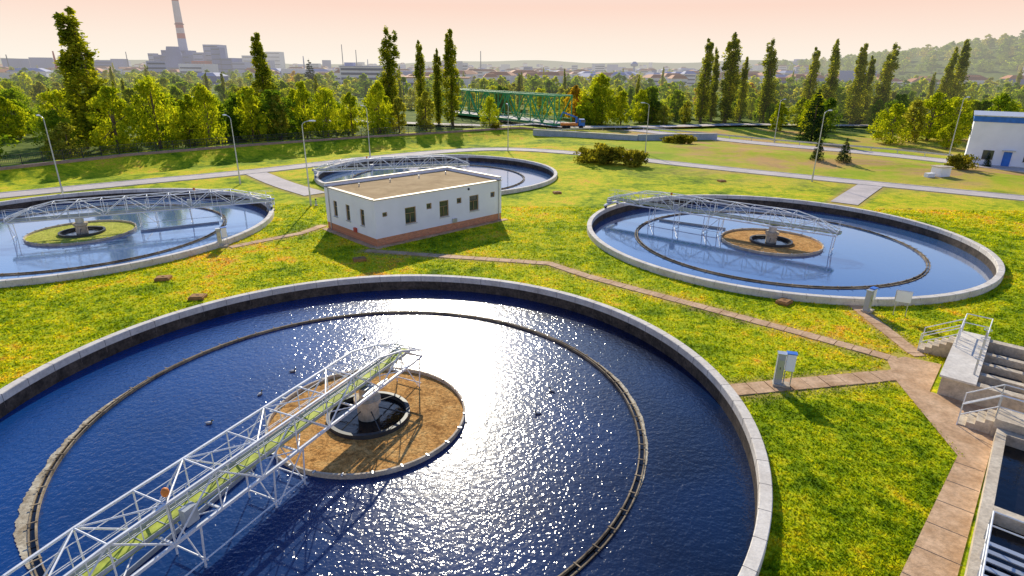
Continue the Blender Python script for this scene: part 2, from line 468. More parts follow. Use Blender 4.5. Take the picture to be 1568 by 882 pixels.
    for i in range(nb + 1):
        s = S0 + i * st
        B.beam(pt(s, -hw, zb - .04), pt(s, hw, zb - .04), .07, .07, W)
        B.tube(pt(s, -hw, ztop(s)), pt(s, hw, ztop(s)), .03, W)
        if i < nb:
            s2 = s + st; sg = 1 if i % 2 else -1
            B.tube(pt(s, -hw * sg, ztop(s)), pt(s2, hw * sg, ztop(s2)), .028, W)
            B.tube(pt(s, hw * sg, zb), pt(s2, -hw * sg, zb), .025, W)
    B.obj('truss', P)
    D = MB()
    k0, k1 = .0, .68
    sgn = -1
    vs = [pt(S0 - .2, sgn * k0, zb + .08), pt(S1 + .3, sgn * k0, zb + .08), pt(S1 + .3, sgn * k1, zb + .08), pt(S0 - .2, sgn * k1, zb + .08)]
    D.add(vs + [v - Vector((0, 0, .05)) for v in vs], [(0, 1, 2, 3), (7, 6, 5, 4), (0, 4, 5, 1), (1, 5, 6, 2), (2, 6, 7, 3), (3, 7, 4, 0)], M['deck'])
    for k in (sgn * (k0 - .02), sgn * (k1 + .02)):
        for z in (zb + 1.1, zb + .6): D.tube(pt(S0 - .2, k, z), pt(S1 + .3, k, z), .018, W)
        for i in range(int((S1 - S0) / 1.6) + 1): D.tube(pt(S0 + .05 + i * 1.6, k, zb), pt(S0 + .05 + i * 1.6, k, zb + 1.1), .018, W)
        D.beam(pt(S0 - .2, k, zb + .16), pt(S1 + .3, k, zb + .16), .02, .14, M['grey'])
    for i in range(int((S1 - S0) / .8)):
        D.beam(pt(S0 + .8 * i, sgn * k0, zb + .085), pt(S0 + .8 * i, sgn * k1, zb + .085), .03, .02, M['grey'])
    D.obj('walkway', P)
    G = MB()
    for s in (-past + .2, 4.9, 6.4, 9.5, 12.3):
        for k in (-hw, hw):
            G.tube(pt(s, k, zb), pt(s + .1, k * .9, WZ - .3), .035, W)
        G.tube(pt(s, -hw, zb), pt(s, hw * .9, WZ - .1), .025, W)
        G.tube(pt(s, -hw, WZ + .25), pt(s, hw, WZ + .25), .03, W)
    G.tube(pt(4.9, hw, WZ + .3), pt(12.3, hw * .9, WZ + .3), .03, W)
    G.tube(pt(4.9, hw, zb), pt(6.4, hw, WZ + .1), .03, W)
    G.beam(pt(12.0, -1.2, WZ + .1), pt(5, -1.9, WZ + .1), .04, .2, M['grey'])
    c_ = TR - TW / 2
    G.beam(pt(c_, -1.6, TH + .33), pt(c_, 1.6, TH + .33), .22, .2, W)
    for k in (-1.35, 1.35):
        G.tube(pt(c_ - .09, k, TH + .2), pt(c_ + .09, k, TH + .2), .2, M['rubber'], 16)
    G.box(tuple(pt(c_, .6, TH + .62)), (.45, .35, .4), M['grey'], math.atan2(e.y, e.x))
    G.box(tuple(pt(9.6, .45, zb + .4)), (.45, .28, .6), M['grey'], math.atan2(e.y, e.x))
    G.tube(pt(10.2, .5, zb), pt(10.2, .5, zb + 1.6), .03, M['galv'])
    G.ell(tuple(pt(10.2, .5, zb + 1.72)), (.12, .12, .16), M['orange'])
    for k in (-.5, .5):
        G.beam(pt(-.9, k, zb - .06), pt(.9, k, zb - .06), .14, .14, M['galv'])
    G.obj('scraper_and_drive', P)
    return P
tank(TANKS[0], M['alg_b'], M['water'], (-.409, -.913), 3.6, crust=[(166, 232, .42), (-28, 34, .2), (48, 72, .1)])
tank(TANKS[1], M['alg_b'], M['water_far'], (-.79, .61), 5.5)
tank(TANKS[2], M['alg_g'], M['water_far'], (.89, .455), 5.5)
tank(TANKS[3], M['alg_b'], M['water_far'], (-.952, -.307), 4.5)

# ------------------------------------------------------------------ roads and paths
def offset_poly(pts, w):
    pts = [Vector(p) for p in pts]; Lf = []; Rt = []
    for i, p in enumerate(pts):
        a = (pts[i] - pts[i - 1]).normalized() if i else (pts[1] - pts[0]).normalized()
        b = (pts[i + 1] - pts[i]).normalized() if i < len(pts) - 1 else a
        t = (a + b).normalized(); nn = Vector((-t.y, t.x)); k = w / 2 / max(.5, t.dot(a))
        Lf.append(p + nn * k); Rt.append(p - nn * k)
    return Lf, Rt
def smooth(pts, it=2):
    pts = [Vector(p) for p in pts]
    for _ in range(it):
        o = [pts[0]]
        for a, b in zip(pts, pts[1:]): o += [a * .75 + b * .25, a * .25 + b * .75]
        o.append(pts[-1]); pts = o
    return pts
def dens(pts, step=2.0):
    o = []
    for a, b in zip(pts, pts[1:]):
        k = max(1, int((b - a).length / step))
        o += [a.lerp(b, i / k) for i in range(k)]
    return o + [pts[-1]]
def gz(p): return float(zground(p.x, p.y))
def road(name, pts, w, z=.05, kerb=True, mat=None):
    pts = dens(smooth(pts)); m = MB(); Lf, Rt = offset_poly(pts, w)
    k = len(pts)
    zs = [max(gz(p), gz(a), gz(b)) + z for p, a, b in zip(pts, Lf, Rt)]
    vs = [(p.x, p.y, q) for p, q in zip(Lf, zs)] + [(p.x, p.y, q) for p, q in zip(Rt, zs)]
    m.add(vs, [(k + i, k + i + 1, i + 1, i) for i in range(k - 1)], mat or M['asph'])
    if kerb:
        for ww in (w + .16, -(w + .16)):
            A, _ = offset_poly(pts, ww)
            for i in range(k - 1):
                m.beam((A[i].x, A[i].y, zs[i] - .02), (A[i + 1].x, A[i + 1].y, zs[i + 1] - .02), .16, .16, M['conc'])
    return m.obj(name)
def slab_path(name, pts, w, sl=1.0):
    pts = [Vector(p) for p in pts]; m = MB()
    for a, b in zip(pts, pts[1:]):
        d = b - a; k = max(1, round(d.length / sl)); st = d.length / k; ang = math.atan2(d.y, d.x)
        for i in range(k):
            c = a + d.normalized() * (st * (i + .5))
            m.box((c.x, c.y, .01 + R_.uniform(-.006, .008)), (st - .04, w + R_.uniform(-.05, .05), .08), M['slab'], ang + R_.uniform(-.012, .012))
        m.box((b.x, b.y, .0), (w * .9, w * .9, .07), M['slab'], ang + .2)
    return m.obj(name)
r0 = road('service_road', ROADS[0][0], ROADS[0][1])
road('access_road', ROADS[1][0], ROADS[1][1], .06)
road('service_road', ROADS[2][0], ROADS[2][1], .058, False)
road('service_road', ROADS[3][0], ROADS[3][1], .058, False)
road('bridge_road', [(-60, 172), (-10, 160), (30, 158), (80, 175), (180, 170)], 5, .5, False)
for p, w in PATHS: slab_path('concrete_footpath', p, w)

# ------------------------------------------------------------------ site frame on the right: outlet chamber
O2 = Vector((20.8, 25.9)); U = Vector((.66, .75)).normalized(); V = Vector((U.y, -U.x)); AU = math.atan2(U.y, U.x)
def lw(u, v, z=0): p = O2 + U * u + V * v; return (p.x, p.y, z)
m = MB()
PAVE = [(0.2, -1.5), (2.4, -2.3), (3.6, -1.7), (3.9, 0), (0, 0), (0, 7), (-4, 7), (-4, 2.75), (-18, 2.5), (-18, 1.0), (-5.4, 1.75)]
m.poly([lw(u, v, .045) for u, v in PAVE][::-1], M['slab'])
for i in range(8):
    m.beam(lw(-6 - i * 1.6, 1.72 - (i * .095), .048), lw(-6 - i * 1.6, 2.65, .048), .02, .012, M['joint'])
m.obj('concrete_pavement')

def lbox(m, u0, u1, v0, v1, z0, z1, mat):
    c = lw((u0 + u1) / 2, (v0 + v1) / 2, (z0 + z1) / 2); m.box(c, (abs(u1 - u0), abs(v1 - v0), z1 - z0), mat, AU)
def rail(m, pts, h=1.1, mat=None, step=1.5):
    mat = mat or M['white']
    for a, b in zip(pts, pts[1:]):
        a = Vector(a); b = Vector(b); d = b - a; k = max(1, round(d.length / step))
        for z in (h, h * .52): m.tube(a + Vector((0, 0, z)), b + Vector((0, 0, z)), .028, mat)
        for i in range(k + 1):
            p = a + d * i / k; m.tube(p, p + Vector((0, 0, h)), .028, mat)
P = empty('outlet_chamber')
m = MB(); H1 = 1.0
lbox(m, 0.02, 7.0, 0.3, 1.6, -.2, H1, M['slab2']); lbox(m, .02, 7.0, 3.7, 5.2, -.2, H1, M['slab2'])
lbox(m, .02, .5, 1.603, 3.697, -.2, H1 - .003, M['slab2']); lbox(m, 6.5, 7, 1.603, 3.697, -.2, H1 - .003, M['slab2'])
for u in (1.9, 3.4, 4.9): lbox(m, u - .18, u + .18, 1.603, 3.697, -.1, H1 - .1, M['slab2'])
lbox(m, -.08, 7.08, .2, 1.65, H1, H1 + .1, M['conc']); lbox(m, -.08, 7.08, 3.65, 5.3, H1, H1 + .1, M['conc'])
m.obj('walls', P)
m = MB(); lbox(m, .5, 6.5, 1.6, 3.7, .0, .15, M['blackwater'])
for u in (.75, 2.3, 3.8, 5.3):
    lbox(m, u, u + .9, 2.0, 3.3, .15, .55, M['dark'])
m.obj('channel_water', P)
m = MB()
rail(m, [lw(.1, 5.1, H1 + .1), lw(6.9, 5.1, H1 + .1), lw(6.9, 3.8, H1 + .1)])
rail(m, [lw(.1, 3.85, H1 + .1), lw(6.0, 3.85, H1 + .1)])
rail(m, [lw(4.2, .35, H1 + .1), lw(6.9, .35, H1 + .1), lw(6.9, 1.5, H1 + .1), lw(4.4, 1.5, H1 + .1)])
for u in (1.1, 2.6, 4.1, 5.6):
    m.tube(lw(u, 1.45, H1 + .1), lw(u, 1.45, H1 + .95), .05, M['galv'])
    m.lathe([(.16, 0), (.19, 0), (.19, .03), (.16, .03)], M['galv'], 16, lw(u, 1.45, H1 + .95))
m.obj('railings', P)
m = MB()
for i in range(5):
    lbox(m, 5.0, 6.1, .2 - .3 * (i + 1), .2 - .3 * i, 0, H1 - .2 * i - .02, M['slab2'])
rail(m, [lw(5.0, -1.3, 0), lw(5.0, .3, H1)]); rail(m, [lw(6.1, -1.3, 0), lw(6.1, .3, H1)])
m.obj('steps', P)
# lower stair platform and walled channel running toward the viewer
P = empty('inlet_channel')
m = MB()
lbox(m, -18, -3.2, 2.75, 3.1, -.3, .55, M['slab2']); lbox(m, -18, -3.2, 5.2, 5.6, -.3, .55, M['slab2'])
lbox(m, -3.2, -2.8, 2.75, 5.6, -.3, .55, M['slab2']); lbox(m, -9.4, -9.0, 3.103, 5.197, -.3, .547, M['slab2'])
m.obj('walls', P)
m = MB(); lbox(m, -18, -3.2, 3.1, 5.2, .03, .08, M['blackwater']); m.obj('water', P)
m = MB()
lbox(m, -2.7, -1.3, 2.6, 5.4, 0, .9, M['slab2'])
for i in range(4): lbox(m, -2.6, -1.4, 2.6 - .3 * (i + 1), 2.6 - .3 * i, 0, .9 - .2 * (i + 1), M['slab2'])
rail(m, [lw(-2.65, 1.4, 0), lw(-2.65, 2.6, .9), lw(-2.65, 5.3, .9)]); rail(m, [lw(-1.35, 1.4, 0), lw(-1.35, 2.6, .9), lw(-1.35, 5.3, .9)])
m.obj('stair_platform', P)
m = MB()
rail(m, [lw(-11.2, 3.0, .55), lw(-18, 3.0, .55)], step=1.2); rail(m, [lw(-11.2, 3.0, .55), lw(-11.2, 5.3, .55)], step=1.1); rail(m, [lw(-3.5, 5.4, .55), lw(-18, 5.4, .55)])
for i in range(14): m.beam(lw(-11.3 - i * .45, 3.1, .5), lw(-11.3 - i * .45, 5.2, .5), .2, .04, M['galv'])
m.obj('railings', P)
m = MB()
lbox(m, -1.2, .0, 5.0, 7.5, 0, 2.2, M['wallw']); lbox(m, -1.25, .05, 4.95, 7.55, 2.2, 2.3, M['galv']); lbox(m, -1.22, -1.2, 5.4, 6.2, .2, 1.9, M['blue'])
m.obj('equipment_container')

# ------------------------------------------------------------------ small site objects
def cabinet(x, y, h, rot, double=True):
    m = MB(); c, s = math.cos(rot), math.sin(rot)
    def T(a, b): return (x + a * c - b * s, y + a * s + b * c)
    px, py = T(0, 0); m.box((px, py, .08), (.8, .5, .16), M['slab2'], rot)
    px, py = T(-.18, 0); m.box((px, py, h * .5 + .1), (.36, .32, h * .95), M['grey'], rot)
    m.box((px, py, h + .02 + .04), (.42, .38, .05), M['galv'], rot)
    px, py = T(.26, .02); m.box((px, py, h * .72 + .15), (.42, .26, h * .55), M['wallw'], rot)
    m.box((px, py, h + .12), (.48, .34, .05), M['blue'], rot)
    px, py = T(.1, .02); m.tube((px, py, 0), (px, py, h), .03, M['galv'])
    px, py = T(.42, .02); m.tube((px, py, 0), (px, py, h * .5), .03, M['galv'])
    px, py = T(-.18, -.165); m.box((px, py, h * .55), (.28, .015, h * .6), M['galv'], rot)
    m.box((px, py, h * .6), (.04, .03, .12), M['dark'], rot)
    return m.obj('control_cabinet')
cabinet(13.6, 26.4, 1.75, -.3); cabinet(23.5, 36.3, 1.5, .6); cabinet(-25.3, 49.8, 1.6, .5); cabinet(-26.4, 63.6, 1.2, .2)
m = MB()
m.tube((24.9, 35.8, 0), (24.9, 35.8, 1.7), .035, M['galv']); m.tube((25.5, 35.5, 0), (25.5, 35.5, 1.7), .035, M['galv'])
m.box((25.2, 35.62, 1.35), (.85, .05, .75), M['wallw'], -.46); m.box((25.2, 35.66, 1.35), (.91, .03, .81), M['galv'], -.46)
m.obj('information_sign')
def manhole(x, y, rot, s=1.0):
    m = MB(); m.box((x, y, .09), (1.0 * s, .8 * s, .2), M['rust'], rot); m.box((x, y, .215), (.86 * s, .66 * s, .05), M['rust'], rot, .95)
    m.tube((x - .1, y, .25), (x + .1, y, .25), .02, M['dark'])
    return m.obj('manhole_cover')
for x, y, r in ((-25.8, 41.3, .2), (-21.4, 37.6, .1), (18.6, 37.7, .75), (5.6, 74.6, .2), (-12.5, 46.3, .4), (29.5, 84, .3)): manhole(x, y, r)
for i, (x, y) in enumerate(((53.6, 59.5), (54.2, 59.3), (-22.3, 66.3))):
    m = MB(); m.tube((x, y, 0), (x, y, .7), .07, M['grey'], 12); m.ell((x, y, .74), (.11, .11, .1), M['dark']); m.box((x, y, .05), (.3, .3, .1), M['slab2']); m.obj('vent_pipe')

def duck(x, y, rot, z=WZ, S=.62):
    m = MB(); q = Matrix.Rotation(rot, 3, 'Z')
    def T(a, b, c): v = q @ Vector((a * S, b * S, c * S)); return (x + v.x, y + v.y, z + v.z)
    def r3(a, b, c): return (a * S, b * S, c * S)
    bm = simple_duck
    m.ell(T(0, 0, .05), r3(.24, .13, .11), bm[0], rot=q); m.ell(T(-.2, 0, .1), r3(.12, .05, .04), bm[1], rot=q)
    m.tube(T(.15, 0, .08), T(.22, 0, .24), .05 * S, bm[0], 8, .04 * S); m.ell(T(.24, 0, .27), r3(.075, .055, .055), bm[2], rot=q)
    m.tube(T(.29, 0, .26), T(.38, 0, .245), .025 * S, bm[3], 6, .015 * S); m.ell(T(-.02, 0, .1), r3(.19, .12, .08), bm[1], rot=q)
    m.obj('duck')
simple_duck = [simple('duck_breast', (.30, .24, .18)), simple('duck_wing', (.55, .52, .48)), simple('duck_head', (.05, .10, .06)), simple('duck_bill', (.6, .4, .05))]
for x, y, r in ((-8.9, 32.6, 2), (-11.8, 28.4, .3), (-12.6, 26.0, 1.2), (-13.9, 23.4, .1), (2.1, 26.6, 2.5), (1.3, 24.5, 3.4)): duck(x, y, r)

# ------------------------------------------------------------------ white pump house
bl, bf, br = Vector((-18.2, 56.3)), Vector((-11.9, 50.2)), Vector((-1.2, 60.7))
a1 = math.atan2(br.y - bf.y, br.x - bf.x)
LX, LY, HB = 15.0, 8.8, 4.1
P = empty('pump_house', (bf.x, bf.y, 0), a1)   # local x along the long wall, y to the left wall
def wall_with_openings(m, length, z0, z1, th, openings, mat, axis, at, ins):
    xs = sorted({0, length} | {o[0] for o in openings} | {o[1] for o in openings})
    for a, b in zip(xs, xs[1:]):
        o = [o for o in openings if o[0] <= a + 1e-6 and o[1] >= b - 1e-6]
        segs = [(z0, z1)] if not o else [(z0, o[0][2]), (o[0][3], z1)]
        for c, d in segs:
            if axis == 0: m.box(((a + b) / 2, at + ins * th / 2, (c + d) / 2), (b - a, th, d - c), mat)
            else: m.box((at + ins * th / 2, (a + b) / 2, (c + d) / 2), (th, b - a, d - c), mat)
m = MB(); fr = MB(); gl = MB()
zt = HB
front = [(.75, 1.25, 2.55, 2.95), (3.1, 4.3, 1.5, 3.0), (5.5, 6.1, 2.5, 3.05), (7.0, 8.1, 1.5, 3.05), (9.1, 9.7, 2.5, 3.05), (10.7, 11.9, 1.5, 3.05), (13.5, 14.1, 2.5, 3.05)]
side = [(1.8, 2.5, 1.5, 3.0), (4.3, 5.0, 1.5, 3.0), (6.6, 7.3, 1.5, 3.0)]
wall_with_openings(m, LX, .7, zt, .3, front, M['wallw'], 0, 0, 1)
cuts = sorted({.303, LY - .303} | {v for o in side for v in o[:2]})
for a, b in zip(cuts, cuts[1:]):
    o = [o for o in side if o[0] <= a + 1e-6 and o[1] >= b - 1e-6]
    for c, d in ([(.7, zt)] if not o else [(.7, o[0][2]), (o[0][3], zt)]):
        m.box((.15, (a + b) / 2, (c + d) / 2), (.3, b - a, d - c), M['wallw'])
m.box((LX - .15, LY / 2, (.7 + zt) / 2), (.3, LY - .606, zt - .7), M['wallw'])
m.box((LX / 2, LY - .15, (.7 + zt) / 2), (LX, .3, zt - .7), M['wallw'])
m.obj('walls', P)
m = MB()
m.box((LX / 2, .14, .35), (LX - .04, .24, .7), M['brick']); m.box((LX / 2, LY - .14, .35), (LX - .04, .24, .7), M['brick'])
m.box((.14, LY / 2, .35), (.24, LY - .53, .7), M['brick']); m.box((LX - .14, LY / 2, .35), (.24, LY - .53, .7), M['brick'])
m.obj('brick_plinth', P)
M['dkframe'] = simple('window_frame', (.40, .28, .14), .6)
M['cap'] = simple('roof_edge_flashing', (.20, .17, .14), .5, .3)
def window(x0, x1, z0, z1, axis):
    c = (x0 + x1) / 2; w = x1 - x0; h = z1 - z0
    def bx(mb, a, b, za, zb, dep, th, mat):
        if axis == 0: mb.box(((a + b) / 2, dep, (za + zb) / 2), (b - a, th, zb - za), mat)
        else: mb.box((dep, (a + b) / 2, (za + zb) / 2), (th, b - a, zb - za), mat)
    bx(gl, x0, x1, z0, z1, .17, .02, M['glass'])
    f = .08
    bx(fr, x0, x0 + f, z0, z1, .12, .08, M['dkframe']); bx(fr, x1 - f, x1, z0, z1, .12, .08, M['dkframe'])
    bx(fr, x0 + f, x1 - f, z0, z0 + f, .12, .08, M['dkframe']); bx(fr, x0 + f, x1 - f, z1 - f, z1, .12, .08, M['dkframe'])
    if h > 1:
        bx(fr, x0 + f, x1 - f, z0 + h * .62, z0 + h * .62 + .05, .12, .07, M['dkframe'])
        if w > .9: bx(fr, c - .025, c + .025, z0 + f, z0 + h * .62, .12, .07, M['dkframe'])
        bx(fr, x0 - .06, x1 + .06, z0 - .06, z0 - .01, .0, .14, M['galv'])
for o in front: window(*o, 0)
for o in side: window(*o, 1)
fr.obj('window_frames', P); gl.obj('windows', P)
m = MB()
m.box((LX / 2, LY / 2, HB - .08), (LX - .62, LY - .62, .2), M['roof'])
cap = MB()
cap.box((LX / 2, .10, HB + .03), (LX + .16, .40, .06), M['cap'])
cap.box((.10, LY / 2, HB + .03), (.40, LY - .3, .06), M['cap'])
m.box((LX / 2, LY - .15, HB + .15), (LX, .3, .3), M['wallw']); m.box((LX - .15, LY / 2 - .16, HB + .15), (.3, LY - .33, .3), M['wallw'])
cap.box((LX / 2, LY - .15, HB + .325), (LX + .08, .4, .05), M['cap']); cap.box((LX - .15, LY / 2 - .21, HB + .325), (.4, LY - .5, .05), M['cap'])
for x in (2.5, 6, 9.5, 13):
    m.tube((x, 6.6, HB - .05), (x, 6.6, HB + .3), .06, M['galv'], 12)
m.obj('roof', P); cap.obj('roof_capping', P)
m = MB()
m.box((8.7, -.1, .95), (.5, .18, .4), M['galv']); m.ell((10.6, -.02, 3.75), (.12, .12, .12), M['dark'])
m.tube((14.6, -.06, .1), (14.6, -.06, HB), .05, M['galv'], 8); m.tube((-.06, 8.0, .1), (-.06, 8.0, HB), .05, M['galv'], 8)
m.box((-.1, 3.4, .9), (.18, .4, .4), M['red'])
m.obj('wall_fittings', P)
m = MB()
m.box((LX / 2, -.35, .02), (LX + .8, .6, .06), M['slab']); m.box((-.35, LY / 2, .02), (.6, LY, .06), M['slab']); m.obj('apron', P)

# ------------------------------------------------------------------ street lamps
def street_lamp(x, y, h, rot):
    m = MB(); z0 = float(zground(x, y))
    m.tube((x, y, z0 - .1), (x, y, z0 + 1.2), .12, M['galv'], 10, .11); m.tube((x, y, z0 + 1.2), (x, y, z0 + h - .5), .085, M['galv'], 10, .05)
    d = Vector((math.cos(rot), math.sin(rot), 0)); p = Vector((x, y, z0 + h - .5)); prev = p
    for i in range(1, 6):
        a = i / 5 * math.pi / 2 * .9
        q = p + d * (1.0 * (1 - math.cos(a))) + Vector((0, 0, .5 * math.sin(a))); m.tube(prev, q, .04, M['galv'], 8); prev = q
    e = prev + d * .6 + Vector((0, 0, .03)); qn = Matrix.Rotation(rot, 3, 'Z')
    m.ell((prev + e) / 2, (.42, .15, .09), M['wallw'], rot=qn); m.ell((prev + e) / 2 - Vector((0, 0, .04)), (.32, .12, .08), M['glass'], rot=qn)
    m.obj('street_lamp')
for x, y, h, r in ((-53.3, 69.6, 9.3, 2.6), (-36.3, 78.8, 8.8, 2.6), (-22.9, 66.3, 9.3, 0), (-25, 105.1, 8.5, 2.5), (-1, 113.6, 8.5, 1.8), (24.6, 112.6, 9, 3), (42.6, 84.7, 9.7, .5), (57.8, 134.8, 9, .4), (75.9, 105.2, 10.8, .4), (-80, 46, 9, 2.6), (-62, 118, 9, 1)):
    street_lamp(x, y, h, r)

# ------------------------------------------------------------------ fence + low wall along the river bank
m = MB(); w = MB()
fl = dens([Vector(p) for p in [(-110, 30), (-72, 80), (-62.5, 95.5), (-47.5, 110.5), (-31.3, 125.5), (1.5, 146), (8, 149)]], 2.5)
for i, p in enumerate(fl):
    z = gz(p); m.box((p.x, p.y, z + .8), (.09, .09, 1.6), M['dark'])
    if i < len(fl) - 1:
        q = fl[i + 1]; z2 = gz(q)
        for h in (.45, 1.0, 1.55): m.beam((p.x, p.y, z + h), (q.x, q.y, z2 + h), .035, .05, M['dark'])
        for k in range(1, 12):
            c = p.lerp(q, k / 12); zc = z + (z2 - z) * k / 12
            m.box((c.x, c.y, zc + 1.0), (.03, .03, 1.15), M['dark'])
        d = (q - p).normalized(); nn = Vector((d.y, -d.x)) * 1.3
        a = p + nn; b = q + nn
        w.beam((a.x, a.y, gz(a) + .12), (b.x, b.y, gz(b) + .12), .5, .4, M['pink'])
m.obj('boundary_fence'); w.obj('low_wall')
m = MB()
for a, b in (((4.6, 141), (27, 132)), ((27, 132), (46, 138))):
    m.beam((*a, .7), (*b, .5), .5, 1.3, M['bluegrey']); m.beam((*a, 1.42), (*b, 1.22), .7, .12, M['conc'])
m.obj('retaining_wall')
m = MB(); pr = None
for p in dens([Vector(q) for q in ((8, 146), (30, 160), (50, 141), (61, 129.5), (74, 116.5), (85, 101))], 4):
    z = gz(p); m.box((p.x, p.y, z + .35), (.12, .12, .8), M['galv'])
    if pr: m.beam((pr.x, pr.y, gz(pr) + .65), (p.x, p.y, z + .65), .06, .3, M['galv'])
    pr = p
m.obj('guard_rail')

# ------------------------------------------------------------------ green truss bridge
m = MB(); A = Vector((12.8, 160, 1.0)); Bv = Vector((-20, 201, 1.0)); d = (Bv - A); LN = d.length; e = d.normalized(); n = Vector((-e.y, e.x, 0))
nb = 11; st = LN / nb; hh = 7.0; G_ = M['green']
def q(s, k, z): return A + e * s + n * k + Vector((0, 0, z))
for k in (-3, 3):
    m.beam(q(0, k, 0), q(LN, k, 0), .45, .6, G_); m.beam(q(0, k, hh), q(LN, k, hh), .45, .45, G_)
    m.beam(q(0, k, 1.3), q(LN, k, 1.3), .15, .15, G_)
    for i in range(nb + 1):
        m.beam(q(i * st, k, 0), q(i * st, k, hh), .3, .3, G_)
        if i < nb:
            a, b = (0, hh) if i % 2 else (hh, 0)
            m.beam(q(i * st, k, a), q((i + 1) * st, k, b), .26, .26, G_)
for i in range(nb + 1):
    m.beam(q(i * st, -3, hh), q(i * st, 3, hh), .25, .25, G_); m.beam(q(i * st, -3, 0), q(i * st, 3, 0), .3, .4, G_)
    if i < nb: m.beam(q(i * st, -3, hh), q((i + 1) * st, 3, hh), .16, .16, G_)
m.beam(q(0, 0, .2), q(LN, 0, .2), 5.4, .15, M['asph'])
for s in (1, LN / 2, LN - 1): m.beam(q(s, 0, -3), q(s, 0, -.35), 5, 1.5, M['slab2'])
m.obj('truss_bridge')

# ------------------------------------------------------------------ small crane truck
m = MB(); tx, ty, tz = 14.8, 153.5, .45
m.box((tx, ty, tz + .75), (6.0, 2.0, .25), M['dark'])
m.box((tx + 2.2, ty, tz + 1.6), (1.5, 2.1, 1.6), M['blue'], 0, .9); m.box((tx + 2.5, ty, tz + 1.95), (1.1, 2.12, .6), M['glass'])
m.box((tx - .9, ty, tz + 1.2), (4.2, 2.1, .6), M['orange'])
m.box((tx + .9, ty, tz + 2.0), (.5, .6, 1.8), M['blue']); m.beam((tx + .9, ty, tz + 2.8), (tx - 2.6, ty, tz + 4.0), .3, .35, M['blue']); m.beam((tx - 2.6, ty, tz + 4), (tx - 3.1, ty, tz + 2.8), .2, .2, M['blue'])
for a in (-2.1, -1.1, 2.1):
    for b in (-1, 1): m.tube((tx + a, ty + b * .85, tz + .48), (tx + a, ty + b * 1.08, tz + .48), .48, M['rubber'], 16)
m.obj('crane_truck')

# ------------------------------------------------------------------ blue and white works building (right) + hut
P = empty('works_building', (77.8, 103.9, 0), math.radians(-36))
m = MB(); m.box((12, 7, 3.5), (24, 14, 7.0), M['wallw']); m.obj('walls', P)
m = MB(); m.box((12, 7, 7.45), (24.3, 14.3, .9), M['blue'])
m.obj('blue_fascia', P)
m = MB(); m.box((12, 7, 7.98), (24.6, 14.6, .16), M['galv']); m.box((13, 8, 8.55), (12, 8, 1.0), M['galv'], 0, .8); m.obj('roof', P)
m = MB()
for x in (3.0, 8.5, 11.5, 15.5, 20): m.box((x, -.02, 1.7), (1.5, .08, 1.5), M['glass']); m.box((x, -.05, .9), (1.7, .16, .08), M['galv'])
for y in (4, 9): m.box((-.02, y, 4.8), (.08, 1.6, 1.4), M['glass'])
m.obj('windows', P)
m = MB(); m.box((5.6, -.03, 1.2), (1.1, .1, 2.3), M['blue']); m.box((5.6, -.5, 2.6), (1.8, 1.0, .1), M['galv']); m.obj('door', P)
m = MB(); m.box((64.5, 90.2, .7), (2.0, 1.6, 1.4), M['wallw'], .3); m.box((64.5, 90.2, 1.46), (2.3, 1.9, .12), M['slab2'], .3); m.box((64.25, 89.35, .65), (.7, .06, 1.1), M['red'], .3); m.box((62.4, 89.4, .3), (1.4, .7, .6), M['wallw'], .3)
m.obj('utility_hut')

# ------------------------------------------------------------------ industrial skyline
HZ = {}
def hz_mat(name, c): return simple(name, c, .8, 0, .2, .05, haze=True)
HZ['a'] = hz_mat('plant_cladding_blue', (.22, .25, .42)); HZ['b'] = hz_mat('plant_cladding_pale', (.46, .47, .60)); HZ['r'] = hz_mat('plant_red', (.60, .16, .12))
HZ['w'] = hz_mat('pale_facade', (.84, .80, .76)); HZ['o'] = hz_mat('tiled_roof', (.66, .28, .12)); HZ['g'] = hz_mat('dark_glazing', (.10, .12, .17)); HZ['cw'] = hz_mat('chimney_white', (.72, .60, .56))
def SX(px, Y): return (px - 784) * .00103 * Y
def SZ(py, Y): return 15 + Y * .000965 * (101 - py)
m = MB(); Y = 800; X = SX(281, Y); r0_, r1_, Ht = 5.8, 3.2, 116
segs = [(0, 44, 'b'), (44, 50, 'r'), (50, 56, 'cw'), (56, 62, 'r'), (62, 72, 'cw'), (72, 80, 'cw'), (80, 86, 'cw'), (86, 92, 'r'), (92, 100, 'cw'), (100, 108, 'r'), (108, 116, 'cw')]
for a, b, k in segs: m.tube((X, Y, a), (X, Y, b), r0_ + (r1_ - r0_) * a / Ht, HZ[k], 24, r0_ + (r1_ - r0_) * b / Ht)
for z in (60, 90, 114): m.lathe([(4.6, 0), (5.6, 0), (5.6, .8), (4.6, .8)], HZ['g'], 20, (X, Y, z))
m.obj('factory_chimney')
m = MB()
def blk(px0, px1, py, Y, mat, dep=25, base=0, win=True):
    x0, x1 = SX(px0, Y), SX(px1, Y); z = SZ(py, Y)
    m.box(((x0 + x1) / 2, Y + dep / 2, (z + base) / 2), (x1 - x0, dep, z - base), HZ[mat])
    if win:
        nfl = max(1, int(z / 5))
        for i in range(nfl): m.box(((x0 + x1) / 2, Y - .1, (i + .6) * z / nfl), ((x1 - x0) * .88, .4, .9), HZ['g'])
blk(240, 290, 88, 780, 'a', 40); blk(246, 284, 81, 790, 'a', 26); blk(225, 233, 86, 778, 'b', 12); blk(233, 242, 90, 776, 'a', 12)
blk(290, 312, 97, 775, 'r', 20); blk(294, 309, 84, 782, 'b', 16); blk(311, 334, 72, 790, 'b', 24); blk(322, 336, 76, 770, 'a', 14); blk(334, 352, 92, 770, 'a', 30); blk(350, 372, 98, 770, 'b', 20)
m.tube((SX(265, 776), 776, 10), (SX(265, 776), 776, 34), 12, HZ['a'], 20, 7)
m.obj('power_station')
